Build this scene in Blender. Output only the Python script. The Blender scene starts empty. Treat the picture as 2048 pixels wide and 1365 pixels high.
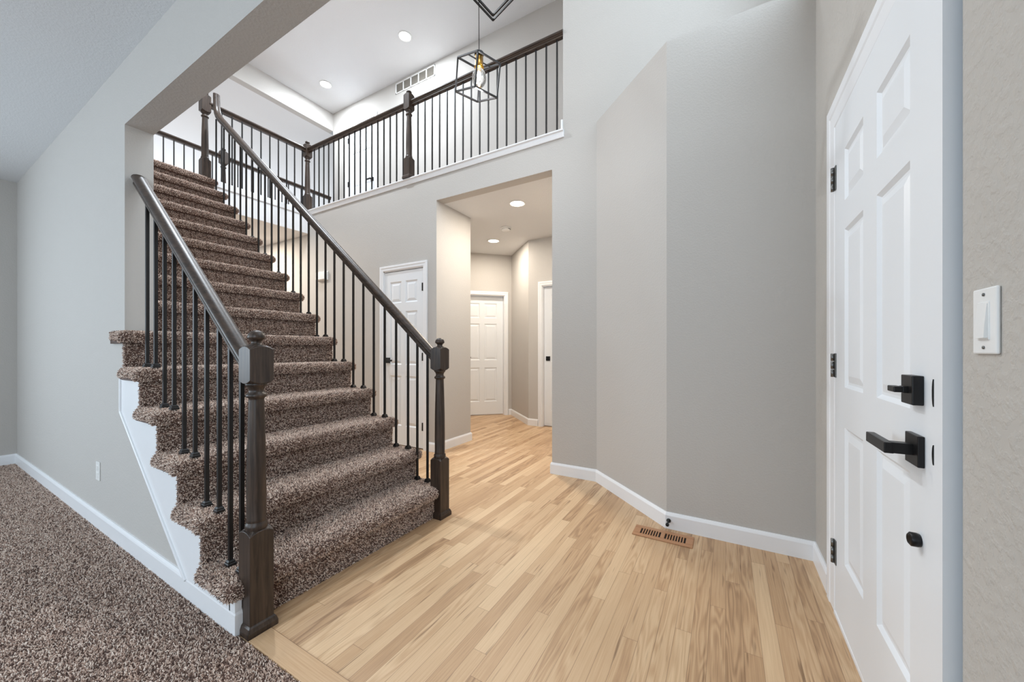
import bpy, bmesh, math, random
import numpy as np
from mathutils import Vector, Matrix, Euler

S = bpy.context.scene
COL = S.collection
PI = math.pi

# ------------------------------------------------------------------ camera
# world frame: x runs across the stairs (away from the living room), y runs up the stairs, z is up
cam_d = bpy.data.cameras.new('camera'); cam = bpy.data.objects.new('camera', cam_d); COL.objects.link(cam)
cam.location = (0, 0, 1.11); cam.rotation_euler = (PI / 2, 0, -PI / 3)
cam_d.sensor_width = 36; cam_d.lens = 740 / 2048 * 36; cam_d.shift_y = 18.5 / 2048
cam_d.clip_start = .02; cam_d.clip_end = 100
S.camera = cam

# ------------------------------------------------------------------ world, light, exposure
W = bpy.data.worlds.new('world'); S.world = W; W.use_nodes = True
W.node_tree.nodes['Background'].inputs[0].default_value = (.80, .90, 1, 1)
W.node_tree.nodes['Background'].inputs[1].default_value = 1.0
S.view_settings.view_transform = 'Standard'; S.view_settings.look = 'None'
S.view_settings.gamma = 1; S.view_settings.use_curve_mapping = False
S.view_settings.exposure = 0.08
S.cycles.max_bounces = 10; S.cycles.diffuse_bounces = 6

def daylight(name, loc, look, sx, sy, power, col):
    d = bpy.data.lights.new(name, 'AREA'); d.shape = 'RECTANGLE'; d.size = sx; d.size_y = sy
    d.energy = power; d.color = col
    o = bpy.data.objects.new(name, d); COL.objects.link(o); o.location = loc
    o.rotation_euler = Vector(look).to_track_quat('-Z', 'Y').to_euler()
    return o
COOL = (.74, .88, 1)
# daylight enters by the living room and great room windows and an assumed one over the front door
daylight('daylight_living_side', (-4.15, 2.6, 1.45), (1, 0, 0), 3.4, 1.7, 60, COOL)
daylight('daylight_living_front', (-1.9, -.38, 1.45), (0, 1, 0), 1.9, 1.6, 44, COOL)
daylight('added_daylight_living_far', (-2.3, 5.96, 1.45), (.25, -1, 0), 2.6, 1.7, 94, COOL)  # lamp at the added end window, aimed to light door and angled wall
daylight('assumed_daylight_over_door', (1.75, -.38, 4.0), (0, 1, 0), 1.5, 1.7, 37, COOL)  # lamp at an assumed, unseen window
daylight('daylight_great_room', (3.5, 11.4, 2.6), (0, -1, 0), 7.5, 4.2, 225, (.86, .92, 1))

# ------------------------------------------------------------------ helpers
def lin(r, g, b):
    f = lambda v: (v / 12.92 if v <= .04045 else ((v + .055) / 1.055) ** 2.4)
    return (f(r / 255), f(g / 255), f(b / 255), 1)

def tag(o, label=None, cat=None, group=None, kind=None):
    if label: o['label'] = label
    if cat: o['category'] = cat
    if group: o['group'] = group
    if kind: o['kind'] = kind
    return o

def link(name, me, mat, parent=None):
    o = bpy.data.objects.new(name, me); COL.objects.link(o)
    if mat is not None and len(me.materials) == 0: me.materials.append(mat)
    if parent: o.parent = parent
    return o

def empty(name, loc=(0, 0, 0), rz=0):
    o = bpy.data.objects.new(name, None); COL.objects.link(o)
    o.location = loc; o.rotation_euler = (0, 0, rz); o.empty_display_size = .1
    return o

class MB:
    def __init__(s): s.v = []; s.f = []; s.sm = []
    def add(s, vs, fs, smooth=False):
        n = len(s.v); s.v += [tuple(v) for v in vs]; s.f += [[i + n for i in f] for f in fs]
        s.sm += [smooth] * len(fs); return s
    def box(s, x0, x1, y0, y1, z0, z1):
        x0, x1 = min(x0, x1), max(x0, x1); y0, y1 = min(y0, y1), max(y0, y1); z0, z1 = min(z0, z1), max(z0, z1)
        v = [(x0, y0, z0), (x1, y0, z0), (x1, y1, z0), (x0, y1, z0), (x0, y0, z1), (x1, y0, z1), (x1, y1, z1), (x0, y1, z1)]
        return s.add(v, [(0, 3, 2, 1), (4, 5, 6, 7), (0, 1, 5, 4), (1, 2, 6, 5), (2, 3, 7, 6), (3, 0, 4, 7)])
    def prism(s, poly, lo, hi, axis='z', smooth=False):
        """poly extruded along axis; poly holds the other two coordinates in xyz order"""
        def P(p, h): return {'z': (p[0], p[1], h), 'x': (h, p[0], p[1]), 'y': (p[0], h, p[1])}[axis]
        n = len(poly)
        v = [P(p, lo) for p in poly] + [P(p, hi) for p in poly]
        f = [list(range(n)), list(range(n, 2 * n))] + [(i, (i + 1) % n, n + (i + 1) % n, n + i) for i in range(n)]
        k = len(s.f); s.add(v, f)
        if smooth:
            for i in range(k + 2, len(s.f)): s.sm[i] = True
        return s
    def lathe(s, prof, seg=24, c=(0, 0), smooth=True):
        v = []; f = []
        for r, z in prof:
            for i in range(seg):
                t = 2 * PI * i / seg; v.append((c[0] + r * math.cos(t), c[1] + r * math.sin(t), z))
        for j in range(len(prof) - 1):
            for i in range(seg):
                f.append((j * seg + i, j * seg + (i + 1) % seg, (j + 1) * seg + (i + 1) % seg, (j + 1) * seg + i))
        f.append(list(range(seg))[::-1]); f.append([(len(prof) - 1) * seg + i for i in range(seg)])
        return s.add(v, f, smooth)
    def rings(s, rings, smooth=False, caps=True):
        n = len(rings[0]); v = [p for r in rings for p in r]; f = []
        for j in range(len(rings) - 1):
            for i in range(n): f.append((j * n + i, j * n + (i + 1) % n, (j + 1) * n + (i + 1) % n, (j + 1) * n + i))
        if caps: f.append(list(range(n))[::-1]); f.append([(len(rings) - 1) * n + i for i in range(n)])
        return s.add(v, f, smooth)
    def sweep(s, path, prof, smooth=True, up=(0, 0, 1)):
        """profile (side, up) carried along a path; sections stay square to the path"""
        path = [Vector(p) for p in path]; rs = []
        for i, p in enumerate(path):
            a = (path[i] - path[i - 1]).normalized() if i else None
            b = (path[i + 1] - path[i]).normalized() if i < len(path) - 1 else None
            t = ((a or b) + (b or a)).normalized()
            side = s.side if getattr(s, 'side', None) else t.cross(Vector(up)).normalized()
            u = side.cross(t).normalized()
            k = 1 / max(.3, t.dot(b or a))
            rs.append([p + side * q[0] + u * q[1] * k for q in prof])
        return s.rings(rs, smooth)
    def bar(s, p, q, w, h=None):
        h = h or w
        p, q = Vector(p), Vector(q); t = (q - p).normalized()
        up = Vector((0, 0, 1)) if abs(t.z) < .95 else Vector((0, 1, 0))
        a = t.cross(up).normalized(); b = a.cross(t)
        R = [[e + a * w / 2 * i + b * h / 2 * j for i, j in ((-1, -1), (1, -1), (1, 1), (-1, 1))] for e in (p, q)]
        return s.rings(R)
    def tube(s, path, r, seg=10):
        return s.sweep(path, [(r * math.cos(2 * PI * i / seg), r * math.sin(2 * PI * i / seg)) for i in range(seg)])
    def mesh(s, name):
        me = bpy.data.meshes.new(name); me.from_pydata(s.v, [], s.f)
        me.polygons.foreach_set('use_smooth', s.sm)
        bm = bmesh.new(); bm.from_mesh(me); bmesh.ops.recalc_face_normals(bm, faces=bm.faces); bm.to_mesh(me); bm.free()
        me.update(); return me
    def build(s, name, mat, parent=None, bevel=0, xf=None, autosmooth=False):
        if xf is not None: s.v = [tuple(xf @ Vector(v)) for v in s.v]
        o = link(name, s.mesh(name), mat, parent)
        if bevel:
            m = o.modifiers.new('bevel', 'BEVEL'); m.width = bevel; m.segments = 2; m.limit_method = 'ANGLE'; m.angle_limit = math.radians(40)
        if autosmooth:
            me = o.data; bm = bmesh.new(); bm.from_mesh(me)
            for e in bm.edges:
                e.smooth = not (len(e.link_faces) == 2 and e.calc_face_angle(0) > math.radians(38))
            bm.to_mesh(me); bm.free()
        return o

def frame(origin, u, n):
    """local x = u along the wall, local y = into the wall, z up; the seen face looks along n (local -y)"""
    m = Matrix.Identity(4)
    for i in range(2): m[i][0] = u[i]; m[i][1] = -n[i]
    for i in range(3): m[i][3] = origin[i]
    return m

# ------------------------------------------------------------------ materials
def mat(name, col, rough=.6, metal=0, spec=.5):
    m = bpy.data.materials.new(name); m.use_nodes = True
    b = m.node_tree.nodes['Principled BSDF']
    b.inputs['Base Color'].default_value = col; b.inputs['Roughness'].default_value = rough
    b.inputs['Metallic'].default_value = metal; b.inputs['Specular IOR Level'].default_value = spec
    return m
def N(m, t, **kw):
    n = m.node_tree.nodes.new(t)
    for k, v in kw.items(): setattr(n, k, v)
    return n
def L(m, a, b): m.node_tree.links.new(a, b)
def bsdf(m): return m.node_tree.nodes['Principled BSDF']

def wall_mat(name, col, scale=70, strength=.12, rough=.75):
    m = mat(name, col, rough, spec=.25)
    tc = N(m, 'ShaderNodeTexCoord'); n1 = N(m, 'ShaderNodeTexNoise'); n1.inputs['Scale'].default_value = scale
    n1.inputs['Detail'].default_value = 3; n1.inputs['Roughness'].default_value = .55
    r = N(m, 'ShaderNodeValToRGB'); r.color_ramp.elements[0].position = .42; r.color_ramp.elements[1].position = .62
    bp = N(m, 'ShaderNodeBump'); bp.inputs['Strength'].default_value = strength; bp.inputs['Distance'].default_value = .004
    L(m, tc.outputs['Object'], n1.inputs['Vector']); L(m, n1.outputs['Fac'], r.inputs[0])
    L(m, r.outputs[0], bp.inputs['Height']); L(m, bp.outputs[0], bsdf(m).inputs['Normal'])
    return m

M = {}
M['paint'] = wall_mat('greige_wall_paint', lin(192, 188, 183), 90, .14)
M['paint_front'] = wall_mat('knockdown_wall_paint', lin(186, 181, 174), 48, .32)
M['ceiling'] = wall_mat('white_ceiling_paint', lin(226, 227, 228), 110, .18)
M['white'] = mat('white_trim_paint', lin(236, 237, 239), .32)
M['doorwhite'] = mat('white_door_paint', lin(232, 235, 238), .38)
M['plastic'] = mat('white_plastic', lin(232, 232, 230), .35)
M['black'] = mat('black_metal', lin(34, 33, 34), .38, .6)
M['iron'] = mat('satin_black_iron', lin(30, 28, 28), .42, .3)
M['brass'] = mat('brass', lin(200, 150, 60), .22, 1)
M['nickel'] = mat('dark_nickel', lin(120, 120, 118), .3, .9)
M['dark'] = mat('dark_gap', lin(30, 24, 20), .8)
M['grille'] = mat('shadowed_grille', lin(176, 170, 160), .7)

def wood_dark(name, axis):
    m = mat(name, (0, 0, 0, 1), .38, spec=.45)
    tc = N(m, 'ShaderNodeTexCoord'); mp = N(m, 'ShaderNodeMapping')
    sc = [14, 14, 14]; sc['xyz'.index(axis)] = .9
    mp.inputs['Scale'].default_value = sc
    n1 = N(m, 'ShaderNodeTexNoise'); n1.inputs['Scale'].default_value = 5; n1.inputs['Detail'].default_value = 6; n1.inputs['Roughness'].default_value = .6
    n1.inputs['Distortion'].default_value = .6
    r = N(m, 'ShaderNodeValToRGB')
    e = r.color_ramp.elements; e[0].position = .3; e[0].color = lin(32, 25, 21); e[1].position = .72; e[1].color = lin(80, 64, 53)
    bp = N(m, 'ShaderNodeBump'); bp.inputs['Strength'].default_value = .04; bp.inputs['Distance'].default_value = .001
    L(m, tc.outputs['Object'], mp.inputs[0]); L(m, mp.outputs[0], n1.inputs['Vector']); L(m, n1.outputs['Fac'], r.inputs[0])
    L(m, r.outputs[0], bsdf(m).inputs['Base Color']); L(m, n1.outputs['Fac'], bp.inputs['Height']); L(m, bp.outputs[0], bsdf(m).inputs['Normal'])
    return m
M['post'] = wood_dark('espresso_stained_oak_post', 'z')
M['raily'] = wood_dark('espresso_stained_oak_rail_y', 'y')
M['railx'] = wood_dark('espresso_stained_oak_rail_x', 'x')

def planks(name, w=.058, length=.95, axis=0):
    """strip oak: rows of width w, boards of random offset, each with its own tone and grain"""
    m = mat(name, (0, 0, 0, 1), .42, spec=.35)
    def math_(op, a, b=None, c=None):
        n = N(m, 'ShaderNodeMath', operation=op)
        for i, x in enumerate((a, b, c)):
            if x is None: continue
            if isinstance(x, (int, float)): n.inputs[i].default_value = x
            else: L(m, x, n.inputs[i])
        return n.outputs[0]
    tc = N(m, 'ShaderNodeTexCoord'); sp = N(m, 'ShaderNodeSeparateXYZ'); L(m, tc.outputs['Object'], sp.inputs[0])
    U = sp.outputs[axis]; V = sp.outputs[1 - axis]
    row = math_('FLOOR', math_('DIVIDE', V, w)); fv = math_('FRACT', math_('DIVIDE', V, w))
    wn = N(m, 'ShaderNodeTexWhiteNoise', noise_dimensions='1D'); L(m, row, wn.inputs['W'])
    u2 = math_('ADD', math_('DIVIDE', U, length), math_('MULTIPLY', wn.outputs['Value'], 17.3))
    idx = math_('FLOOR', u2); fu = math_('FRACT', u2)
    cb = N(m, 'ShaderNodeCombineXYZ'); L(m, row, cb.inputs[0]); L(m, idx, cb.inputs[1])
    w2 = N(m, 'ShaderNodeTexWhiteNoise', noise_dimensions='2D'); L(m, cb.outputs[0], w2.inputs['Vector'])
    rnd = w2.outputs['Value']
    # grain coordinates, shifted per board
    gx = math_('ADD', math_('MULTIPLY', U, 1.0), math_('MULTIPLY', rnd, 31.0))
    gv = N(m, 'ShaderNodeCombineXYZ'); L(m, gx, gv.inputs[0]); L(m, V, gv.inputs[1]); L(m, math_('MULTIPLY', rnd, 9.0), gv.inputs[2])
    def mapped(sx, sy):
        mp = N(m, 'ShaderNodeMapping'); mp.inputs['Scale'].default_value = (sx, sy, 1); L(m, gv.outputs[0], mp.inputs[0]); return mp.outputs[0]
    fine = N(m, 'ShaderNodeTexNoise'); fine.inputs['Scale'].default_value = 1; fine.inputs['Detail'].default_value = 5; L(m, mapped(5, 230), fine.inputs['Vector'])
    warp = N(m, 'ShaderNodeTexNoise'); warp.inputs['Scale'].default_value = 1; warp.inputs['Detail'].default_value = 2; L(m, mapped(1.5, 15), warp.inputs['Vector'])
    cath = math_('SINE', math_('MULTIPLY', warp.outputs['Fac'], 56.0))
    cathr = math_('MULTIPLY', math_('MULTIPLY_ADD', cath, .5, .5), math_('GREATER_THAN', math_('FRACT', math_('MULTIPLY', rnd, 7.7)), .55))
    blot = N(m, 'ShaderNodeTexNoise'); blot.inputs['Scale'].default_value = 1; blot.inputs['Detail'].default_value = 3; L(m, mapped(2.2, 9), blot.inputs['Vector'])
    t = math_('ADD', math_('MULTIPLY_ADD', rnd, .34, .10), math_('MULTIPLY', fine.outputs['Fac'], .40))
    t = math_('ADD', t, math_('MULTIPLY', cathr, -.17)); t = math_('ADD', t, math_('MULTIPLY', blot.outputs['Fac'], .22))
    r = N(m, 'ShaderNodeValToRGB'); L(m, t, r.inputs[0])
    e = r.color_ramp.elements; e[0].position = .12; e[0].color = lin(130, 98, 71); e[1].position = .88; e[1].color = lin(223, 194, 157)
    x = r.color_ramp.elements.new(.45); x.color = lin(189, 154, 118)
    # dark mineral streaks
    st = N(m, 'ShaderNodeTexNoise'); st.inputs['Scale'].default_value = 1; st.inputs['Detail'].default_value = 2; L(m, mapped(3.6, 70), st.inputs['Vector'])
    sr = N(m, 'ShaderNodeValToRGB'); L(m, st.outputs['Fac'], sr.inputs[0]); sr.color_ramp.elements[0].position = .65; sr.color_ramp.elements[1].position = .75
    mx = N(m, 'ShaderNodeMix', data_type='RGBA'); L(m, math_('MULTIPLY', sr.outputs[0], .6), mx.inputs[0]); L(m, r.outputs[0], mx.inputs[6]); mx.inputs[7].default_value = lin(92, 62, 40)
    # joints
    ev = math_('MINIMUM', fv, math_('SUBTRACT', 1.0, fv)); eu = math_('MULTIPLY', math_('MINIMUM', fu, math_('SUBTRACT', 1.0, fu)), length / w)
    gap = math_('LESS_THAN', math_('MINIMUM', ev, eu), .013)
    m2 = N(m, 'ShaderNodeMix', data_type='RGBA'); L(m, math_('MULTIPLY', gap, .55), m2.inputs[0]); L(m, mx.outputs[2], m2.inputs[6]); m2.inputs[7].default_value = lin(80, 52, 34)
    L(m, m2.outputs[2], bsdf(m).inputs['Base Color'])
    bp = N(m, 'ShaderNodeBump'); bp.inputs['Strength'].default_value = .08; bp.inputs['Distance'].default_value = .002
    L(m, math_('SUBTRACT', fine.outputs['Fac'], gap), bp.inputs['Height']); L(m, bp.outputs[0], bsdf(m).inputs['Normal'])
    return m
M['oak'] = planks('strip_oak_floor')
M['oakborder'] = planks('oak_border', .2, 1.9, 1)

M['register'] = mat('oak_register', lin(176, 128, 90), .45)
def carpet_mat():
    m = mat('frieze_carpet_yarn', (0, 0, 0, 1), .95, spec=.1)
    at = N(m, 'ShaderNodeAttribute'); at.attribute_name = 'yarn'
    r = N(m, 'ShaderNodeValToRGB'); r.color_ramp.interpolation = 'CONSTANT'
    e = r.color_ramp.elements; e[0].position = 0; e[0].color = lin(98, 77, 68); e[1].position = .2; e[1].color = lin(174, 147, 132)
    for p, c in ((.45, (210, 185, 169)), (.74, (240, 222, 208))):
        x = e.new(p); x.color = lin(*c)
    L(m, at.outputs['Fac'], r.inputs[0]); L(m, r.outputs[0], bsdf(m).inputs['Base Color'])
    bsdf(m).inputs['Sheen Weight'].default_value = .15
    return m
M['carpet'] = carpet_mat()

def emit(name, col, s):
    m = mat(name, (0, 0, 0, 1)); b = bsdf(m); b.inputs['Emission Color'].default_value = col; b.inputs['Emission Strength'].default_value = s
    return m
M['lamp_cool'] = emit('lit_lamp_lens', (1, .97, .92, 1), 14)
M['lamp_warm'] = emit('lit_lamp_lens_warm', (1, .90, .76, 1), 14)
M['filament'] = emit('glowing_filament', (1, .96, .9, 1), 14)
M['glass'] = mat('bulb_glass', (1, 1, 1, 1), .05)
_o = [n for n in M['glass'].node_tree.nodes if n.type == 'OUTPUT_MATERIAL'][0]
_t = N(M['glass'], 'ShaderNodeBsdfTransparent'); _d = N(M['glass'], 'ShaderNodeBsdfTranslucent'); _g = N(M['glass'], 'ShaderNodeBsdfGlossy'); _g.inputs['Roughness'].default_value = .05
_m = N(M['glass'], 'ShaderNodeMixShader'); _m.inputs[0].default_value = .10; _f = N(M['glass'], 'ShaderNodeFresnel'); _m2 = N(M['glass'], 'ShaderNodeMixShader')
L(M['glass'], _t.outputs[0], _m.inputs[1]); L(M['glass'], _d.outputs[0], _m.inputs[2]); L(M['glass'], _f.outputs[0], _m2.inputs[0])
L(M['glass'], _m.outputs[0], _m2.inputs[1]); L(M['glass'], _g.outputs[0], _m2.inputs[2]); L(M['glass'], _m2.outputs[0], _o.inputs['Surface'])

# ------------------------------------------------------------------ the setting
def struct(name, mb, m, label=None, cat=None, parent=None, bevel=0):
    o = mb.build(name, m, parent, bevel); o['kind'] = 'structure'
    if parent is None: tag(o, label, cat)
    return o

def holed(mb, axis, lo, hi, u0, u1, z0, z1, holes):
    """slab lo..hi along axis, spanning u0..u1 and z0..z1, with rectangular holes (u0,u1,z0,z1)"""
    us = sorted({u0, u1} | {h[i] for h in holes for i in (0, 1)}); zs = sorted({z0, z1} | {h[i] for h in holes for i in (2, 3)})
    for a, b in zip(us, us[1:]):
        for c, d in zip(zs, zs[1:]):
            m_, n_ = (a + b) / 2, (c + d) / 2
            if any(h[0] < m_ < h[1] and h[2] < n_ < h[3] for h in holes): continue
            mb.box(lo, hi, a, b, c, d) if axis == 'x' else mb.box(a, b, lo, hi, c, d)
    return mb

Z2 = 3.045          # upper floor level
ZC = 5.49           # upper ceiling
FW = -.412          # face of the front wall
# floors
fl = struct('floor', MB().box(.715, 6.6, FW - .12, 11.5, -.1, 0), M['oak'], 'light oak strip floor of the entry and hall', 'floor')
struct('border_board', MB().box(.716, .80, FW, 1.57, 0, .004), M['oakborder'], parent=fl, bevel=.002)
struct('floor', MB().box(-4.3, .715, FW - .12, 6.1, -.1, -.002), mat('carpet_backing', lin(96, 80, 70), .95), 'subfloor under the living room carpet', 'floor')
# left wall with the wide cased-less opening and its header
RISE, RUN, A0 = Z2 / 15, .2397, 1.632
def stepped(k0, k1, dr, dz):
    pts = []
    for k in range(k0, k1 + 1):
        a = A0 + RUN * (k - 1) + dr
        pts += [(a, RISE * (k - 1) - dz if k > 1 else 0), (a, RISE * k - dz)]
    return pts
lw_ = stepped(1, 6, .062, .05)
wl = MB().prism([(6.45, 0), (6.45, ZC), (FW, ZC), (FW, 2.386), (2.935, 2.386), (2.935, RISE * 6 - .05)] + lw_[::-1], .715, .837, 'x')
struct('wall_left', wl, M['paint'], 'long greige wall left of the stairs with the dropped header', 'wall')
struct('wall_far', holed(MB(), 'y', 6.01, 6.13, -4.3, .715, 0, 2.75, [(-3.6, -1.0, .6, 2.3)]), M['paint'], 'living room end wall at the far left', 'wall')
struct('wall_side', holed(MB(), 'x', -4.32, -4.2, FW, 6.01, 0, 2.75, [(.9, 4.3, .6, 2.3)]), M['paint'], 'living room window wall', 'wall')
struct('wall_front', holed(MB(), 'y', FW - .12, FW, -4.3, 6.6, 0, ZC, [(1.095, 2.03, -.01, 2.055), (1.0, 2.5, 3.15, 4.85), (-2.85, -.95, .65, 2.25)]), M['paint_front'], 'wall with the white front door', 'wall')
struct('ceiling', MB().box(-4.3, .715, FW, 6.1, 2.75, 2.9), M['ceiling'], 'low living room ceiling at the upper left', 'ceiling')
struct('ceiling', MB().box(.715, 4.4, FW, 6.42, ZC, ZC + .12), M['ceiling'], 'high foyer ceiling over the balcony', 'ceiling')
struct('ceiling', MB().box(-1.2, 8.3, 6.42, 11.7, 5.17, 5.3), M['ceiling'], 'great room ceiling beyond the landing', 'ceiling')
struct('trim', MB().box(.837, 4.28, 6.3, 6.42, 5.17, ZC), M['paint'], 'dropped header across the ceiling behind the landing', 'header')
bpy.data.objects['trim'].name = 'wall_header'
# bump-out block at the right with its 45 degree face, and the upper wall above and behind it
struct('wall_right', MB().prism([(2.49, FW), (2.49, .32), (3.07, .945), (3.07, 1.355), (5.6, 1.355), (5.6, FW)], 0, Z2, 'z'), M['paint'], 'greige bump-out wall with an angled face beside the front door', 'wall')
struct('wall_upper', MB().box(3.07, 4.4, FW, 1.25, Z2, ZC), M['paint'], 'pale upper wall at the end of the balcony railing', 'wall')
# wall under the balcony with closet door opening
struct('wall_foyer', holed(MB(), 'x', 3.07, 3.19, 1.355, 9.0, 0, Z2 - .01, [(1.355, 2.72, -.01, 2.74), (2.905, 3.545, -.01, 2.05)]), M['paint'], 'wall under the balcony with the closet door and hall opening', 'wall')
struct('wall_closet', MB().prism([(3.19, 2.72), (3.69, 2.72), (3.69, 5.0), (3.62, 5.0), (3.62, 2.79), (3.19, 2.79)], 0, 2.74, 'z'), M['paint'], 'side wall of the hall opening behind the right newel post', 'wall')
# hall beyond the opening
P0 = Vector((5.51, 3.19)); d45 = Vector((-1, 1)).normalized(); n45 = Vector((-1, -1)).normalized()
def along(s, off=0, z=0):
    q = P0 + d45 * s - n45 * off; return (q.x, q.y)
hb = MB()
for s0, s1, z0, z1 in ((0, .12, 0, 2.74), (.12, .88, 2.05, 2.74), (.88, 2.6, 0, 2.74)):
    hb.prism([along(s0), along(s1), along(s1, .12), along(s0, .12)], z0, z1, 'z')
struct('wall_hall_back', hb, M['paint'], 'hall end wall with a white door', 'wall')
hr = MB().prism([(5.51, 3.19), (4.87, 2.53), (4.87, 2.31), (4.99, 2.31), (4.99, 2.48), (5.6, 3.1)], 0, 2.74, 'z')
hr.box(4.87, 4.99, 1.355, 1.56, 0, 2.74).box(4.87, 4.99, 1.56, 2.31, 2.05, 2.74)
struct('wall_hall_right', hr, M['paint'], 'angled hall wall beside the right-hand hall door', 'wall')
struct('wall_hall_left', MB().box(3.62, 5.2, 5.0, 5.1, 0, 2.74), M['paint'], 'hidden far side of the hall', 'wall')
# upper floor slabs (hall ceiling below), balcony back wall
struct('ceiling', MB().box(3.19, 6.6, 1.25, 6.45, 2.74, Z2 - .002).box(.837, 3.19, 5.07, 6.45, 2.74, Z2 - .002), M['ceiling'], 'hall ceiling with two round lights', 'ceiling')
struct('wall_balcony', holed(MB(), 'x', 4.28, 4.4, 1.0, 6.3, Z2, ZC, [(5.16, 5.87, Z2 - .01, Z2 + 2.05)]), M['paint'], 'upper hall wall with the return air grille', 'wall')
# great room beyond
gr = MB().box(-1.2, 8.3, 11.5, 11.6, 0, .5).box(-1.2, 8.3, 11.5, 11.6, 4.8, 5.17).box(-1.2, -.4, 11.5, 11.6, .5, 4.8).box(7.4, 8.3, 11.5, 11.6, .5, 4.8)
gr.box(-1.3, -1.2, 6.42, 11.6, 0, 5.17).box(8.2, 8.3, 3.1, 11.6, 0, 5.17).box(6.6, 8.3, 3.1, 3.2, 0, 5.3).box(-1.2, .715, 6.2, 6.3, 0, 5.2)
struct('wall_great_room', gr, M['paint'], 'pale great room walls beyond the landing', 'wall')

struct('floor', MB().box(3.2, 4.28, 1.25, 6.44, Z2 - .002, Z2 + .004).box(.853, 3.2, 5.12, 6.44, Z2 - .002, Z2 + .004), mat('upper_carpet', lin(140, 118, 106), .95), 'brown carpet on the upper landing and balcony', 'floor')

# landing edge fascia + balcony edge trim
def cornice(mb, axis, a0, a1, face, z):
    pr = [(0, -.045), (-.012, -.045), (-.02, -.02), (-.02, 0), (-.034, .006), (-.034, .02), (.125, .02), (.125, 0), (0, 0)]
    if axis == 'y': mb.prism([(face + p, z + q) for p, q in pr], a0, a1, 'y')
    else: mb.prism([(face + p, z + q) for p, q in pr], a0, a1, 'x')
    return mb
struct('trim_1', cornice(MB(), 'y', 1.238, 5.075, 3.07, Z2 - .002), M['white'], 'white edge trim under the balcony balusters', 'trim', bevel=.003)
struct('trim_2', MB().box(1.96, 3.07, 5.045, 5.07, Z2 - .06, Z2 + .012).box(1.96, 3.07, 5.055, 5.07, 2.74, Z2 - .06), M['white'], 'white fascia along the landing edge beside the top step', 'trim', bevel=.003)
struct('baseboard_upper', MB().box(3.058, 3.19, 1.25, 1.266, Z2 + .018, Z2 + .11), M['white'], 'short white baseboard at the balcony wall end', 'baseboard')

# baseboards: profile carried along wall corners (points run with the room on the left of travel)
def baseboard(name, pts, label, h=.1, t=.014, z=0):
    mb = MB(); pts = [Vector(p) for p in pts]
    prof = [(0, 0), (t, 0), (t, h - .018), (t * .8, h - .010), (t * .45, h), (0, h)]
    rs = []
    for i, p in enumerate(pts):
        a = (pts[i] - pts[i - 1]).normalized() if i else None
        b = (pts[i + 1] - pts[i]).normalized() if i < len(pts) - 1 else None
        na = Vector((-a.y, a.x)) if a else None; nb = Vector((-b.y, b.x)) if b else None
        n = ((na or nb) + (nb or na)); n = n / (n.length_squared / 2) if na and nb else (na or nb)
        rs.append([(p.x + n.x * q[0], p.y + n.y * q[0], z + q[1]) for q in prof])
    mb.rings(rs)
    return struct(name, mb, M['white'], label, 'baseboard')
baseboard('baseboard_left', [(.775, 1.652), (.715, 1.652), (.715, 6.01), (-4.2, 6.01)][::1], 'white baseboard along the left wall and stair side')
baseboard('baseboard_right', [(3.2, 1.355), (3.07, 1.355), (3.07, .945), (2.49, .32), (2.49, FW), (2.18, FW)][::-1], 'white baseboard around the bump-out wall by the door')
baseboard('baseboard_hall', [(3.07, 2.835), (3.07, 2.72), (3.69, 2.72), (3.69, 3.4)][::-1], 'white baseboard at the hall opening behind the right newel')
baseboard('baseboard_corner', [along(.055), (5.51, 3.19), (4.87, 2.53), (4.87, 2.372)][::-1], 'white baseboard on the angled hall wall')
baseboard('baseboard_front', [(1.06, FW), (-4.2, FW)], 'white baseboard on the front wall of the living room')

# windows (behind and beside the camera): frames set in the openings
def window(name, label, o0, o1, axis, at, z0, z1):
    w = empty(name, (0, 0, 0)); tag(w, label, 'window', kind='structure')
    def bx(mb, a, b, c, d, t0, t1): return mb.box(at + t0, at + t1, a, b, c, d) if axis == 'x' else mb.box(a, b, at + t0, at + t1, c, d)
    f = MB()
    for a, b, c, d in ((o0, o0 + .05, z0, z1), (o1 - .05, o1, z0, z1), (o0, o1, z0, z0 + .05), (o0, o1, z1 - .05, z1), ((o0 + o1) / 2 - .025, (o0 + o1) / 2 + .025, z0, z1)):
        bx(f, a, b, c, d, -.03, .03)
    f.build('window_frame', M['white'], w)
window('window_1', 'living room side window', .9, 4.3, 'x', -4.26, .6, 2.3)
window('window_2', 'living room front window', -2.85, -.95, 'y', FW - .06, .65, 2.25)
window('window_3', 'assumed unseen window above the front door', 1.0, 2.5, 'y', FW - .06, 3.15, 4.85)  # assumed opening, out of view, to bring daylight into the foyer
window('window_5', 'unseen living room end window added for its light', -3.6, -1.0, 'y', 6.07, .6, 2.3)  # added out of view so more light falls towards the front door
window('window_4', 'great room window', -.4, 7.4, 'y', 11.55, .5, 4.8)

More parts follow.
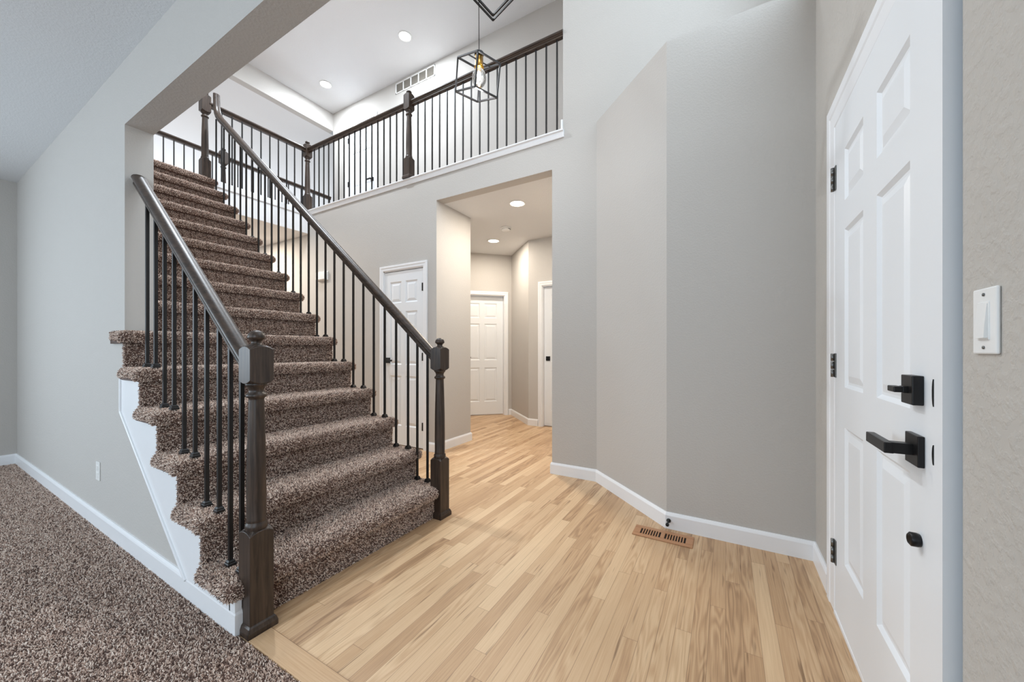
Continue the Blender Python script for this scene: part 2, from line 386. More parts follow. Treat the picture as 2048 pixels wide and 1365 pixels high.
# ------------------------------------------------------------------ doors
def leaf(w, h, cols, rows, th=.04):
    """six-panel door leaf: local x 0..w, z 0..h, front face at y=0 looking -y"""
    mb = MB(); us = [0] + [c for p in cols for c in p] + [w]; zs = [0] + [r for p in rows for r in p] + [h]
    for i in range(len(us) - 1):
        for j in range(len(zs) - 1):
            a, b, c, d = us[i], us[i + 1], zs[j], zs[j + 1]
            if i % 2 and j % 2:
                R = lambda k, y: [(a + k, y, c + k), (b - k, y, c + k), (b - k, y, d - k), (a + k, y, d - k)]
                mb.rings([R(0, 0), R(.012, .009), R(.02, .009), R(.045, .002)], caps=False)
                k = .045; mb.add(R(k, .002), [(0, 1, 2, 3)])
            else: mb.add([(a, 0, c), (b, 0, c), (b, 0, d), (a, 0, d)], [(0, 1, 2, 3)])
    mb.add([(0, 0, 0), (w, 0, 0), (w, th, 0), (0, th, 0), (0, 0, h), (w, 0, h), (w, th, h), (0, th, h)],
           [(0, 1, 2, 3), (4, 7, 6, 5), (0, 3, 7, 4), (1, 5, 6, 2), (3, 2, 6, 7)])
    return mb

def casing(name, label, xf, w, h, cw=.06, depth=.11, sides=(1, 1), t=.017):
    """casing on the wall face (local y=0) around an opening 0..w x 0..h, plus jamb lining going in"""
    mb = MB()
    pr = [(0, 0), (0, -t * .55), (.006, -t * .75), (cw * .55, -t * .8), (cw * .62, -t), (cw - .004, -t), (cw, -t * .7), (cw, 0)]
    path = []
    if sides[0]: path += [((0, 0), (-1, 0))]
    path += [((0, h), (-1 if sides[0] else 0, 1)), ((w, h), (1 if sides[1] else 0, 1))]
    if sides[1]: path += [((w, 0), (1, 0))]
    mb.rings([[(p[0] + q[0] * k, y, p[1] + q[1] * k) for k, y in pr] for p, q in path])
    if sides[0]: mb.box(-.004, .010, .0, depth, 0, h)
    if sides[1]: mb.box(w - .010, w + .004, 0, depth, 0, h)
    mb.box(-.004, w + .004, 0, depth, h - .010, h + .004)
    return tag(mb.build(name, M['white'], xf=xf), label, 'door casing', kind='structure')

def hinge(parent, x, z, y=0, h=.09, m=None):
    mb = MB()
    for k in range(3): mb.lathe([(.0065, z + h * k / 3 + .001), (.0065, z + h * (k + 1) / 3 - .001)], 10, (x - .004, y - .008))
    mb.box(x + .002, x + .022, y - .004, y + .002, z, z + h)
    return mb.build('hinge', m or M['nickel'], parent)

# --- front door: stands a hair open on its hinges
fr = frame((2.02, -.398, .012), (-1, 0), (0, 1))
fw, fh = .905, 2.033
fd = empty('door_1'); fd.matrix_world = fr @ Matrix.Rotation(math.radians(-.45), 4, 'Z')
tag(fd, 'white six-panel front door with black lever and deadbolt', 'door', kind='structure')
cols = ((.145, .375), (.505, .745)); rows = ((.27, .80), (.955, 1.565), (1.675, 1.875))
leaf(fw, fh, cols, rows, .044).build('door_leaf', M['doorwhite'], fd)
for z in (.205, .985, 1.765): hinge(fd, 0, z, 0, .1)
# lever
hx, hz = .79, .865
lv = MB().box(hx - .036, hx + .036, -.012, 0, hz - .036, hz + .036)
rose = lv.build('handle_rose', M['black'], fd, .002)
lb = MB().box(hx - .013, hx + .013, -.05, -.01, hz - .013, hz + .013).box(hx - .125, hx + .013, -.062, -.044, hz - .014, hz + .012)
lb.build('lever_handle', M['black'], fd, .002)
hz = 1.005
MB().box(hx - .032, hx + .032, -.02, 0, hz - .034, hz + .034).build('deadbolt', M['black'], fd, .002)
tb = MB().box(hx - .012, hx + .012, -.03, -.018, hz - .008, hz + .008).box(hx - .03, hx + .012, -.045, -.028, hz - .007, hz + .007)
tb.build('thumb_turn', M['black'], fd, .002)
for z, r in ((1.005, .03), (.87, .022)):
    MB().prism([(.868 + .006 * math.cos(t), z + r * math.sin(t)) for t in np.linspace(PI / 2, 3 * PI / 2, 12)], -.0015, .002, 'y').build('dark_crescent', M['black'], fd)  # thin dark crescents on the door face near its free edge
MB().lathe([(.014, 0), (.016, .006), (.016, .016), (.011, .02), (.006, .016)], 18).build('bumper_peg', M['black'], fd, xf=Matrix.Translation((.80, 0, .655)) @ Matrix.Rotation(PI / 2, 4, 'X'))
cs = casing('trim_3', 'white casing around the front door', frame((2.045, FW, 0), (-1, 0), (0, 1)), .95, 2.055, .115, .1, (1, 0))
struct('trim_4', MB().box(1.095, 2.03, FW - .11, FW + .012, 0, .012).box(1.095, 2.03, FW - .004, FW + .018, 0, .02), M['white'], 'white threshold under the front door', 'threshold', bevel=.003)
struct('door_gap_shade', MB().box(1.095, 2.03, FW - .08, FW - .01, .0, .016), M['dark'], parent=bpy.data.objects['trim_4'])  # dark strip standing in for the shaded gap under the door
struct('trim_5', MB().box(1.078, 1.095, FW - .1, FW - .002, 0, 2.055), M['white'], 'latch side jamb of the front door', 'door jamb')

def inner_door(name, label, xf, w, h=2.035, recess=.02, knob='right', hinges=True, cname=None, clabel=None, cw=.058, sides=(1, 1), lever=True):
    d = empty(name); d.matrix_world = xf @ Matrix.Translation((.012, recess, .012))
    tag(d, label, 'door', kind='structure')
    w2 = w - .024; k = w2 / .76
    cols = ((.11 * k, .34 * k), (.42 * k, .65 * k)); rows = ((.22, .80), (.93, 1.55), (1.65, 1.90))
    leaf(w2, h - .018, cols, rows, .035).build('door_leaf', M['doorwhite'], d)
    sgn = 1 if knob == 'right' else -1
    kx = w2 - .06 if knob == 'right' else .06
    MB().box(kx - .032, kx + .032, -.01, 0, .945, 1.01).build('handle_rose', M['black'], d, .002)
    if lever:
        MB().box(kx - .011, kx + .011, -.05, -.008, .966, .988).box(min(kx - sgn * .11, kx + sgn * .011), max(kx - sgn * .11, kx + sgn * .011), -.058, -.042, .966, .988).build('lever_handle', M['black'], d, .002)
    if hinges:
        hxp = .0 if knob == 'right' else w2
        for z in (.2, .98, 1.76):
            MB().box(hxp - .010, hxp + .010, -.016, .004, z, z + .09).build('hinge', M['black'], d, .002)
    casing(cname, clabel, xf, w, h + .012, cw, .1, sides)
    return d
inner_door('door_2', 'white six-panel closet door behind the stair railing', frame((3.07, 3.545, 0), (0, -1), (-1, 0)), .64, recess=.006, knob='left', cname='trim_6', clabel='white casing of the closet door behind the balusters')
o45 = along(.88)
u45 = (-d45.x, -d45.y)
inner_door('door_3', 'white six-panel door at the end of the hall', frame((o45[0], o45[1], 0), u45, (n45.x, n45.y)), .76, recess=.085, knob='left', hinges=False, cname='trim_7', clabel='white casing of the hall end door')
inner_door('door_4', 'white hall door half hidden behind the grey wall edge', frame((4.87, 2.31, 0), (0, -1), (-1, 0)), .75, recess=.06, knob='left', hinges=False, cname='trim_8', clabel='white casing of the right-hand hall door', lever=False)
inner_door('door_5', 'white upstairs door behind the balcony balusters', frame((4.28, 5.87, Z2), (0, -1), (-1, 0)), .71, recess=.006, knob='right', cname='trim_9', clabel='white casing of the upstairs door')

# ------------------------------------------------------------------ carpet pile
rng = np.random.default_rng(7)
def tuft_mesh(name, base, density, length, rad, keep=None, extra=None):
    """base: MB surface; yarn tufts are planted on its faces (mesh, one tuft = bent three-sided spike)"""
    me0 = base.mesh('tmp'); me0.calc_loop_triangles()
    nv = len(me0.vertices); co = np.empty(nv * 3); me0.vertices.foreach_get('co', co); co = co.reshape(-1, 3)
    nt = len(me0.loop_triangles); tri = np.empty(nt * 3, dtype=np.int32); me0.loop_triangles.foreach_get('vertices', tri); tri = tri.reshape(-1, 3)
    A, B, C = co[tri[:, 0]], co[tri[:, 1]], co[tri[:, 2]]
    nrm = np.cross(B - A, C - A); ar = np.linalg.norm(nrm, axis=1) / 2; nrm = nrm / (2 * ar[:, None] + 1e-12)
    ok = np.ones(nt, bool) if keep is None else keep((A + B + C) / 3, nrm)
    w = ar * ok; n = int(w.sum() * density)
    pick = rng.choice(nt, n, p=w / w.sum()); r1 = np.sqrt(rng.random(n)); r2 = rng.random(n)
    P = A[pick] * (1 - r1)[:, None] + B[pick] * (r1 * (1 - r2))[:, None] + C[pick] * (r1 * r2)[:, None]
    Nn = nrm[pick]
    if extra is not None:
        m_ = extra(P); P, Nn = P[m_], Nn[m_]; n = len(P)
    lean = rng.normal(0, .42, (n, 3)); D = Nn + lean; D /= np.linalg.norm(D, axis=1)[:, None]
    D2 = D + rng.normal(0, .55, (n, 3)); D2 /= np.linalg.norm(D2, axis=1)[:, None]
    ref = np.where(np.abs(D[:, 2:3]) < .9, np.array([[0, 0, 1.]]), np.array([[1., 0, 0]]))
    s1 = np.cross(D, ref); s1 /= np.linalg.norm(s1, axis=1)[:, None]; s2 = np.cross(D, s1)
    ln = length * rng.uniform(.7, 1.25, n)[:, None]; rr = rad * rng.uniform(.8, 1.25, n)[:, None]
    ph = rng.uniform(0, 6.28, n)[:, None]
    V = np.empty((n, 9, 3))
    for j, (k, sc) in enumerate(((0., 1.), (.55, 1.0), (1.0, .55))):
        c = P - Nn * .002 + D * ln * min(k, .55) + D2 * ln * max(0, k - .55)
        for i in range(3):
            t = ph + i * 2.0944
            V[:, j * 3 + i] = c + (s1 * np.cos(t) + s2 * np.sin(t)) * rr * sc
    quads = []
    for j in range(2):
        for i in range(3):
            quads.append((j * 3 + i, j * 3 + (i + 1) % 3, (j + 1) * 3 + (i + 1) % 3, (j + 1) * 3 + i))
    q = np.array(quads)                                                 # 6 quads + tip triangle
    off = (np.arange(n) * 9)[:, None, None]
    Q = (q[None] + off).reshape(-1, 4); T = (np.array([[6, 7, 8]])[None] + off).reshape(-1, 3)
    yv = rng.random(n)
    # base faces
    bl = [list(p.vertices) for p in me0.polygons]
    verts = np.concatenate([co, V.reshape(-1, 3)])
    loops = np.concatenate([np.array([i for f in bl for i in f], dtype=np.int64), (Q + nv).ravel(), (T + nv).ravel()])
    tot = np.concatenate([np.array([len(f) for f in bl]), np.full(len(Q), 4), np.full(len(T), 3)])
    start = np.concatenate([[0], np.cumsum(tot)[:-1]])
    me = bpy.data.meshes.new(name)
    me.vertices.add(len(verts)); me.vertices.foreach_set('co', verts.ravel())
    me.loops.add(len(loops)); me.loops.foreach_set('vertex_index', loops.astype(np.int32))
    me.polygons.add(len(tot)); me.polygons.foreach_set('loop_start', start.astype(np.int32)); me.polygons.foreach_set('loop_total', tot.astype(np.int32))
    me.update(calc_edges=True); me.validate()
    at = me.attributes.new('yarn', 'FLOAT', 'POINT')
    at.data.foreach_set('value', np.concatenate([np.full(nv, .05), np.repeat(yv, 9)]).astype(np.float32))
    me.materials.append(M['carpet'])
    bpy.data.meshes.remove(me0)
    return me

# living room carpet: one piece, pile denser where it is near and in sight
NY = 46
cb = MB()
gx = [-4.2, -2.0, -.9, -.1, .35, .712]; gy = [FW, .8, 1.55, 2.6, 3.6, 4.8, 6.0]
for a, b in zip(gx, gx[1:]):
    for c, d in zip(gy, gy[1:]): cb.add([(a, c, 0), (b, c, 0), (b, d, 0), (a, d, 0)], [(0, 1, 2, 3)])
def thin(P):
    b, a = P[:, 0], P[:, 1]
    seen = (b > .05 + (a - 1.2) * .0) & (a > 1.0)
    p = np.where((b > .0) & (a > .85), 1.0, np.where((b > -.9) & (a > .3), .28, .04))
    return rng.random(len(P)) < p
car = link('carpet', tuft_mesh('carpet', cb, 40000, .0105, .0020, extra=thin), None)
tag(car, 'brown speckled frieze carpet covering the living room floor', 'carpet', kind='stuff')

# ------------------------------------------------------------------ staircase
BL, BR = .70, 1.945
stairs = empty('staircase', (0, 0, 0))
tag(stairs, 'brown carpeted staircase climbing from the oak entry to the upper landing', 'staircase')
def step_base(bl, br, lip_l, lip_r, lip_back=RUN + .045, br_l=None):
    """carpet-wrapped tread with a rolled nosing, the lip returning along the open sides, and the riser below"""
    bm = bmesh.new()
    def rb(x0, x1, y0, y1, z0, z1, r, sel):
        g = bmesh.ops.create_cube(bm, size=1); vs = g['verts']
        bmesh.ops.scale(bm, vec=(x1 - x0, y1 - y0, z1 - z0), verts=vs); bmesh.ops.translate(bm, vec=((x0 + x1) / 2, (y0 + y1) / 2, (z0 + z1) / 2), verts=vs)
        es = {e for v in vs for e in v.link_edges if sel(e.verts[0].co, e.verts[1].co)}
        if es: bmesh.ops.bevel(bm, geom=list(es), offset=r, segments=5, affect='EDGES', profile=.5)
    TH = .070
    rb(bl, br + lip_r, 0, RUN + .05, -TH, -.004, .032, lambda p, q: (p + q).y < .002 or ((p + q).x / 2 > br + lip_r - .001 and lip_r > 0))
    if lip_l: rb(bl - lip_l, bl + .04, 0, lip_back, -TH, -.004, .030, lambda p, q: (p + q).y < .002 or (p + q).x / 2 < bl - lip_l + .001)
    rb(bl if br_l is None else br_l, br, .042, .064, -RISE - .006, -.03, .006, lambda p, q: abs(p.z - q.z) > .1 and p.y < .045 and q.y < .045)
    mb = MB(); mb.v = [tuple(v.co) for v in bm.verts]; bm.verts.index_update()
    mb.f = [[v.index for v in f.verts] for f in bm.faces]; mb.sm = [True] * len(mb.f); bm.free()
    return mb
def keep_step(c, n): return n[:, 2] > -.8
def ex(P): return ~((P[:, 1] > RUN + .042) & (P[:, 0] > BL + .01)) & ~((P[:, 2] < -.05) & (P[:, 1] > .060)) & ~((P[:, 1] > .05) & (P[:, 1] < .235) & (P[:, 2] > -.07) & (P[:, 2] < -.01) & (P[:, 0] > BL + .012) & (P[:, 0] < BR - .012))
def step_mesh(*a, **k): return tuft_mesh('carpeted_step', step_base(*a, **k), 44000, .0100, .0019, keep_step, ex)
me_first = step_mesh(BL, BR, .03, .03, br_l=.74)
me_open = step_mesh(BL, BR, .03, .03)
me_last = step_mesh(BL, BR, .03, .03, lip_back=.165)
me_wall = step_mesh(.853, BR, 0, .03)
for k in range(1, 16):
    o = link('carpeted_step', me_first if k == 1 else me_open if k <= 5 else me_last if k == 6 else me_wall, None, stairs)
    o.location = (0, A0 + RUN * (k - 1), RISE * k)
# the painted carcass under the treads
pts = stepped(1, 15, .062, .055); top = pts[-1]
carc = pts + [(top[0] + .1, top[1]), (top[0] + .1, 2.74), (5.0, 2.6), (2.35, .22), (2.1, 0)]
MB().prism(carc, .86, 1.93, 'x').build('stringer_box', M['paint'], stairs)
sk = stepped(1, 5, .05, .05)
skirt = [(1.68, .05)] + [(p[0], max(p[1], .05)) for p in sk] + [(2.955, sk[-1][1]), (2.955, .76), (2.10, .08)]
MB().prism(skirt, .703, .716, 'x').box(.703, .726, 1.642, 1.69, 0, .15).build('skirt_board', M['white'], stairs)
MB().bar((.703, 2.948, .95), (.703, 2.948, .755), .016, .012).bar((.703, 2.95, .765), (.703, 2.085, .082), .016, .014).build('skirt_moulding', M['white'], stairs, .003)
s2 = []
for a in (2.955, 5.0): s2.append((a, RISE * 5.55 + (a - 2.86) / RUN * RISE))
MB().prism([s2[0], s2[1], (5.0, s2[1][1] + .28), (2.955, s2[0][1] + .28)], .838, .852, 'x').build('wall_skirt_board', M['white'], stairs, .003)

# ------------------------------------------------------------------ railings
def newel(parent, loc, zl, zb, zt, ztop, w=.088, m=None, base=True, z0=0.):
    """square block 0..zl, turned shaft, square block zb..zt, ball finial to ztop (heights above loc)"""
    h = w / 2; mb = MB()
    def sq(r, z): return [(-r, -r, z), (r, -r, z), (r, r, z), (-r, r, z)]
    def block(z0, z1, arch0, arch1):
        # square block with gently arched, chamfered ends
        n = 6; rings = []
        def edge(z, sgn):
            R = []
            for sx, sy, dx, dy in ((-1, -1, 1, 0), (1, -1, 0, 1), (1, 1, -1, 0), (-1, 1, 0, -1)):
                for i in range(n):
                    t = i / n; R.append((sx * h + dx * t * w, sy * h + dy * t * w, z + sgn * .014 * (1 - (2 * t - 1) ** 2)))
            return R
        r0 = edge(z0, -1) if arch0 else edge(z0, 0); r1 = edge(z1, 1) if arch1 else edge(z1, 0)
        inn = lambda R, z: [(p[0] * .62, p[1] * .62, z) for p in R]
        rs = ([inn(r0, z0 - .016)] if arch0 else []) + [r0, r1] + ([inn(r1, z1 + .016)] if arch1 else [])
        mb.rings(rs)
    block(z0, zl, False, True); block(zb, zt, True, True)
    a, b = zl + .005, zb - .005; q = h * .92
    s0 = a + .045
    mb.lathe([(q * .85, a), (q * .93, a + .008), (q * .98, a + .02), (q * .93, a + .032), (q * .80, a + .038), (q * .86, a + .044), (q * .82, a + .05), (q * .84, a + (b - a) * .25), (q * .80, a + (b - a) * .5),
              (q * .66, b - .075), (q * .66, b - .068), (q * .86, b - .064), (q * .9, b - .056), (q * .84, b - .050), (q * .66, b - .046), (q * .64, b - .036), (q * .74, b - .024), (q * .9, b - .018), (q * .95, b - .01), (q * .8, b - .002), (q * .6, b + .004)], 28)
    o = mb.build('newel_post', m or M['post'], parent); o.location = loc
    mm = o.modifiers.new('bevel', 'BEVEL'); mm.width = .0015; mm.segments = 1; mm.limit_method = 'ANGLE'; mm.angle_limit = math.radians(60)
    f = zt + .008; H = ztop - f; r = h * .70
    MB().lathe([(r * .9, f - .006), (r * 1.0, f + H * .06), (r * .98, f + H * .14), (r * .62, f + H * .2), (r * .56, f + H * .34), (r * .68, f + H * .42), (r * .98, f + H * .52), (r * 1.02, f + H * .62),
               (r * .9, f + H * .8), (r * .6, f + H * .94), (r * .2, f + H)], 24).build('finial', M['post'], o)
    if base:
        e = h + .009
        MB().rings([sq(e + .002, z0), sq(e + .002, z0 + .02), sq(e - .003, z0 + .036), sq(h + .0005, z0 + .042)]).build('base_moulding', M['post'], o)
    return o

RP = [(-.017, 0), (.017, 0), (.0185, .003), (.0185, .012), (.0155, .015), (.0155, .018), (.022, .021), (.0225, .026), (.0205, .0285), (.028, .031), (.0315, .036), (.0325, .042), (.0305, .050), (.024, .0575), (.012, .063), (0, .0645)]
RP = RP + [(-x, z) for x, z in RP[-2:1:-1]]
def rail(parent, path, m, name='handrail'):
    mb = MB(); mb.sweep(path, RP); return mb.build(name, m, parent, autosmooth=True)

def baluster(parent, x, y, z0, z1, w=.0125, shoe=True, proto={}):
    """square iron baluster, with a small stepped shoe at its foot"""
    mb = MB().box(-w / 2, w / 2, -w / 2, w / 2, 0, z1 - z0)
    o = mb.build('baluster', M['iron'], parent); o.location = (x, y, z0)
    if shoe:
        if 'shoe' not in proto:
            def sq(r, z): return [(-r, -r, z), (r, -r, z), (r, r, z), (-r, r, z)]
            proto['shoe'] = MB().rings([sq(.016, -.002), sq(.016, .007), sq(.0135, .010), sq(.0135, .015), sq(.009, .021)]).mesh('baluster_shoe')
        link('baluster_shoe', proto['shoe'], M['iron'], o)
    return o

# left stair railing (foreground)
SL = .8375
r1 = empty('stair_railing', (.765, 1.63, 0)); tag(r1, 'short dark stair railing on the left with the nearest newel post and ten iron balusters', 'railing', 'stair railings')
inv = Matrix.Translation((-.765, -1.63, 0))
newel(r1, (.772 - .765, -.002, 0), .385, .992, 1.112, 1.19)
def left_z(y): return 1.035 + (y - 1.70) * .832
rail(r1, [(0, 1.66 - 1.63, left_z(1.66)), (0, 2.933 - 1.63, left_z(2.933))], M['raily'])
for k in range(1, 6):
    for j in (0, 1):
        y = A0 + RUN * (k - 1) + (.035, .155)[j] + (.045 if k == 1 and j == 0 else .02 if k == 1 else 0)
        baluster(r1, -.008, y - 1.63, RISE * k + .004, left_z(y) + .012, w=.0145)

# right stair railing, up to the landing
XR = 1.91
r2 = empty('stair_railing', (XR, 1.66, 0)); tag(r2, 'long dark stair railing on the right rising from the far newel post to the landing', 'railing', 'stair railings')
newel(r2, (-.003, 0, 0), .378, .99, 1.115, 1.192)
def right_z(y): return 1.045 + (y - 1.73) * .835
path = [(0, 1.70 - 1.66, right_z(1.70)), (0, 4.80 - 1.66, right_z(4.80))]
for t, (dy, dz) in enumerate(((.06, .062), (.095, .12), (.112, .19), (.118, .33))): path.append((0, 4.80 + dy - 1.66, right_z(4.80) + dz))
rail(r2, path, M['raily'])
for k in range(1, 15):
    for j in (0, 1):
        y = A0 + RUN * (k - 1) + (.09, .21)[j] + (.055 if k == 1 and j == 0 else .03 if k == 1 else 0)
        if y < 4.80: baluster(r2, .005, y - 1.66, RISE * k + .004, right_z(y) + .012)
baluster(r2, .005, A0 + RUN * 13 + .21 - 1.66 - .06, RISE * 14 + .004, right_z(4.88))

# landing railing across the top of the stairwell
YL = 5.12
ZR = 3.90            # underside of the level handrails
r3 = empty('landing_railing', (XR, YL, Z2)); tag(r3, 'dark landing railing between the stair-top newel and the corner newel', 'railing', 'upper floor railings')
newel(r3, (0, .04, 0), .235, .80, .97, 1.03)
newel(r3, (3.085 - XR, 0, 0), .235, .80, .955, 1.02)
rail(r3, [(.03, .02, ZR - Z2), (3.06 - XR, 0, ZR - Z2)], M['railx'])
for i in range(10):
    x = XR + .06 + .106 * (i + 1) - .02; baluster(r3, x - XR, 0, .0, ZR - Z2 + .01, shoe=False)

# balcony railing over the hall opening
r4 = empty('balcony_railing', (3.085, 1.25, Z2 + .018)); tag(r4, 'long dark balcony railing above the hall opening with one newel post midway', 'railing', 'upper floor railings')
newel(r4, (-.01, 3.135 - 1.25, 0), .225, .80, .955, 1.015, base=True)
z0 = Z2 + .018
rail(r4, [(0, 0, ZR - z0), (0, YL - .04 - 1.25, ZR - z0)], M['raily'])
for i in range(17):
    baluster(r4, 0, 1.313 + .1058 * i - 1.25, 0, ZR - z0 + .01, shoe=False)
for i in range(17):
    baluster(r4, 0, 3.135 + .1075 * (i + 1) - 1.25 - .005, 0, ZR - z0 + .01, shoe=False)

# far railing overlooking the great room
YB = 6.36
r5 = empty('gallery_railing', (1.75, YB, Z2)); tag(r5, 'farthest dark railing behind the landing, overlooking the great room', 'railing', 'upper floor railings')
newel(r5, (2.575 - 1.75, 0, 0), .235, .80, .955, 1.02)
rail(r5, [(-.9, 0, ZR - Z2), (4.265 - 1.75, 0, ZR - Z2)], M['railx'])
for i in range(32):
    x = .95 + .1065 * i
    if abs(x - 2.575) > .04: baluster(r5, x - 1.75, 0, 0, ZR - Z2 + .01, shoe=False)
# the level railings are square to x or y: sweep keeps their sections upright

# ------------------------------------------------------------------ lights in the ceilings
def downlight(loc, label, warm, watts, group='recessed ceiling lights'):
    t = empty('recessed_light', loc); tag(t, label, 'ceiling light', group)
    R = .078
    MB().lathe([(R + .017, 0), (R + .015, -.006), (R, -.008), (R - .003, -.003), (R - .003, 0)], 32).build('trim_ring', M['plastic'], t)
    MB().lathe([(R - .003, -.0035), (.03, -.0045), (.001, -.005)], 32).build('lens', M['lamp_warm' if warm else 'lamp_cool'], t)
    d = bpy.data.lights.new('lamp', 'AREA'); d.shape = 'DISK'; d.size = .14; d.energy = watts
    d.color = (1, .90, .77) if warm else (.85, .925, 1)
    lo = bpy.data.objects.new('lamp', d); COL.objects.link(lo); lo.parent = t; lo.location = (0, 0, -.0075)
downlight((3.72, 3.87, ZC), 'round recessed light in the high ceiling, nearer the pendant', False, 36)
downlight((3.74, 5.70, ZC), 'round recessed light in the high ceiling, nearer the landing corner', False, 33)
downlight((1.9, 3.87, ZC), 'added unseen round light in the high ceiling, brightening the stairs', False, 92)  # added lamp, unseen: lifts the foyer walls and the treads
downlight((1.7, 1.0, ZC), 'added unseen round light in the high ceiling, brightening the entry', False, 8)  # second added lamp, unseen, a weak fill for the entry
downlight((3.58, 2.0, 2.74), 'larger-looking round light at the front of the hall ceiling', True, 24)
downlight((4.63, 2.99, 2.74), 'smaller-looking round light at the back of the hall ceiling', True, 19)

downlight((2.35, 5.85, 2.74), 'added round light brightening the passage under the landing, hidden behind the stairs', True, 42)  # added lamp, out of sight, to brighten wall and ceiling here

sd = empty('smoke_detector', (4.22, 2.53, 2.74)); tag(sd, 'white round smoke detector between the two hall ceiling lights', 'smoke detector')
MB().lathe([(.068, 0), (.068, -.012), (.062, -.016)], 32).build('base', M['plastic'], sd)
MB().lathe([(.056, -.016), (.056, -.032), (.046, -.042), (.001, -.044)], 32).build('cover', M['plastic'], sd)
MB().box(-.03, .03, -.058, -.054, -.026, -.020).build('vent_slot', M['dark'], sd)

# ------------------------------------------------------------------ pendants
pt = empty('pendant_light', (2.047, 1.449, ZC)); tag(pt, 'black pendant light with a tilted open cage, brass socket and glowing bulb before the balcony', 'pendant light')
Rm = Euler((.289, -.134, -.233), 'XYZ').to_matrix(); side = .2; h = side / 2; hz = h * .985; C0 = Vector((0, 0, 2.95 - ZC))
q = lambda x, y, z: C0 + Rm @ Vector((x, y, z))
f = MB(); c4 = ((-h, -h), (h, -h), (h, h), (-h, h)); bw = .0095
for z in (-hz, hz):
    for i in range(4): f.bar(q(*c4[i], z), q(*c4[(i + 1) % 4], z), bw)
for p in c4: f.bar(q(*p, -hz), q(*p, hz), bw)
f.bar(q(-h, 0, hz), q(h, 0, hz), bw * .6)
f.build('cage', M['iron'], pt)
top = q(0, 0, hz)
s_ = MB().lathe([(.004, .070), (.006, .058), (.010, .054), (.031, .050), (.032, .040), (.026, .038)], 24).build('socket_cap', M['black'], pt); s_.location = top
s_ = MB().lathe([(.027, .040), (.0275, -.034), (.032, -.042), (.032, -.050), (.02, -.052)], 24).build('socket', M['brass'], pt); s_.location = top
g = MB().lathe([(.013, -.04), (.015, -.05), (.030, -.066), (.043, -.088), (.048, -.112), (.046, -.135), (.036, -.158), (.020, -.172), (.002, -.177)], 28).build('bulb', M['glass'], pt); g.location = top
MB().lathe([(.002, -.07), (.011, -.08), (.014, -.10), (.011, -.12), (.003, -.132)], 14).build('filament', M['filament'], g)
MB().tube([top + Vector((0, 0, .065)), Vector((0, 0, -.02))], .0026, 8).build('cord', M['black'], pt)
MB().lathe([(.06, 0), (.06, -.02), (.012, -.03)], 24).build('canopy', M['black'], pt)
# open square frame of two bars high on the cord
ang = lambda d: Vector((.866 * math.cos(d) + .5 * math.sin(d), .5 * math.cos(d) - .866 * math.sin(d), 0))
e1 = -ang(math.radians(37.5)); e2 = -ang(math.radians(-42)); zf = 3.453 - ZC; D2 = 2.624
far = Vector((.5 * -.0514 * D2 + .866 * D2 - 2.047, .866 * .0514 * D2 + .5 * D2 - 1.449, zf))
f = MB(); sd2 = .32
for k, dz, w in ((0, 0, .008), (.024, .0, .010)):
    o_ = far + (e1 + e2) * k; l = sd2 - 2 * k; P = [o_, o_ + e1 * l, o_ + (e1 + e2) * l, o_ + e2 * l]
    for i in range(4): f.bar(P[i], P[(i + 1) % 4], w, .014)
f.build('upper_frame', M['iron'], pt)
for P in (far + e1 * sd2, far + (e1 + e2) * sd2, far + e2 * sd2):
    MB().tube([P, Vector((0, 0, -.02))], .0016, 6).build('support_wire', M['black'], pt)
d = bpy.data.lights.new('lamp', 'POINT'); d.energy = 10; d.shadow_soft_size = .03; d.color = (.96, .97, 1)
lo = bpy.data.objects.new('lamp', d); COL.objects.link(lo); lo.parent = pt; lo.location = top + Vector((0, 0, -.22))

# ------------------------------------------------------------------ small wall and floor fittings
# return air grille high on the upper wall
ag = empty('return_air_grille', (4.28, 4.235, 5.365)); tag(ag, 'white return air grille of five sections high on the upper wall', 'air grille')
gw, gh = .42, .085
g = MB().box(-.012, 0, -gw, gw, gh - .016, gh).box(-.012, 0, -gw, gw, -gh, -gh + .016)
for i in range(6):
    y = -gw + (2 * gw - .018) * i / 5; g.box(-.012, 0, y, y + .018, -gh, gh)
g.build('grille_frame', M['plastic'], ag, .002)
for i in range(5):
    y0 = -gw + (2 * gw - .018) * i / 5 + .018; y1 = -gw + (2 * gw - .018) * (i + 1) / 5
    s = MB()
    for j in range(12):
        z = -gh + .018 + j * .0115; s.prism([(-.008, z), (-.001, z + .009), (0, z + .009), (-.007, z)], y0, y1, 'y')
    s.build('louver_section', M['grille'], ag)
# doorbell chime
ch = empty('doorbell_chime', (3.07, 4.74, 2.115)); tag(ch, 'small white doorbell chime box on the wall seen between the stair balusters', 'doorbell chime')
MB().box(-.012, 0, -.12, .12, -.058, .058).build('back_plate', M['plastic'], ch, .004)
MB().prism([(-.012, -.112), (-.045, -.095), (-.05, 0), (-.045, .095), (-.012, .112)], -.052, .052, 'z').build('cover', M['plastic'], ch, .004)
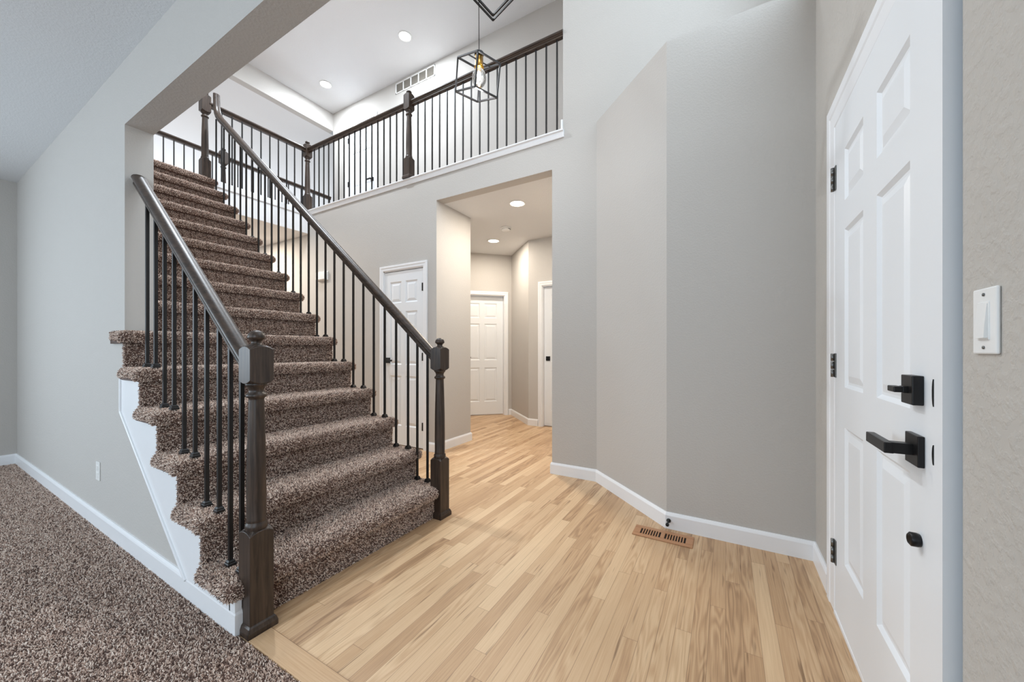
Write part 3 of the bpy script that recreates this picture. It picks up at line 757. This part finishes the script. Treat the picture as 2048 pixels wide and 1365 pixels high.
# outlet on the left wall
ou = empty('wall_outlet', (.715, 3.41, .352)); tag(ou, 'white electrical outlet low on the left wall', 'outlet')
MB().box(-.006, 0, -.036, .036, -.058, .058).build('cover_plate', M['plastic'], ou, .003)
for z in (-.022, .022): MB().box(-.0085, -.005, -.016, .016, z - .014, z + .014).build('receptacle', M['plastic'], ou, .002)
# switch by the front door
sw = empty('light_switch', (1.01, FW, 1.163)); tag(sw, 'white rocker light switch on the wall right of the front door', 'light switch')
MB().box(-.036, .036, 0, .006, -.06, .06).build('cover_plate', M['plastic'], sw, .003)
MB().box(-.0175, .0175, .005, .0075, -.0345, .0345).build('rocker_frame', M['plastic'], sw, .001)
MB().prism([(.006, -.031), (.0125, -.031), (.0115, -.008), (.0085, .031), (.006, .031)], -.0145, .0145, 'x').build('rocker', M['plastic'], sw)
for z in (-.048, .048): MB().lathe([(.003, 0), (.003, .0015)], 12).build('screw', M['nickel'], sw, xf=Matrix.Translation((0, .006, z)) @ Matrix.Rotation(-PI / 2, 4, 'X'))
# wooden floor register
fv = empty('floor_register', (2.36, .325, 0)); tag(fv, 'oak floor register with slots in front of the bump-out wall', 'floor vent')
wx, wy = .068, .165
o = MB()
o.box(-wx, -.036, -wy, wy, 0, .007).box(.036, wx, -wy, wy, 0, .007).box(-.036, .036, -wy, -.125, 0, .007).box(-.036, .036, .125, wy, 0, .007).box(-.036, .036, -.012, .012, 0, .007)
o.build('register_frame', M['register'], fv, .003)
for sgn in (-1, 1):
    for i in range(7):
        y = sgn * (.012 + .0145 * (i + .9)); MB().box(-.036, .036, y - .0035, y + .0035, .001, .0065).build('slat', M['register'], fv)
MB().box(-.038, .038, -.127, .127, 0, .001).build('duct_opening', M['dark'], fv)
# door stop on the baseboard
dsr = empty('door_stop', (2.476, .306, .052)); tag(dsr, 'small black door stop on the baseboard at the bump-out corner', 'door stop')
T = Matrix.Rotation(-PI / 2, 4, 'Y')
MB().lathe([(.013, 0), (.013, .004), (.006, .008), (.005, .055)], 16).build('stem', M['black'], dsr, xf=T)
MB().lathe([(.009, .053), (.010, .058), (.010, .068), (.007, .073)], 16).build('tip', M['black'], dsr, xf=T)
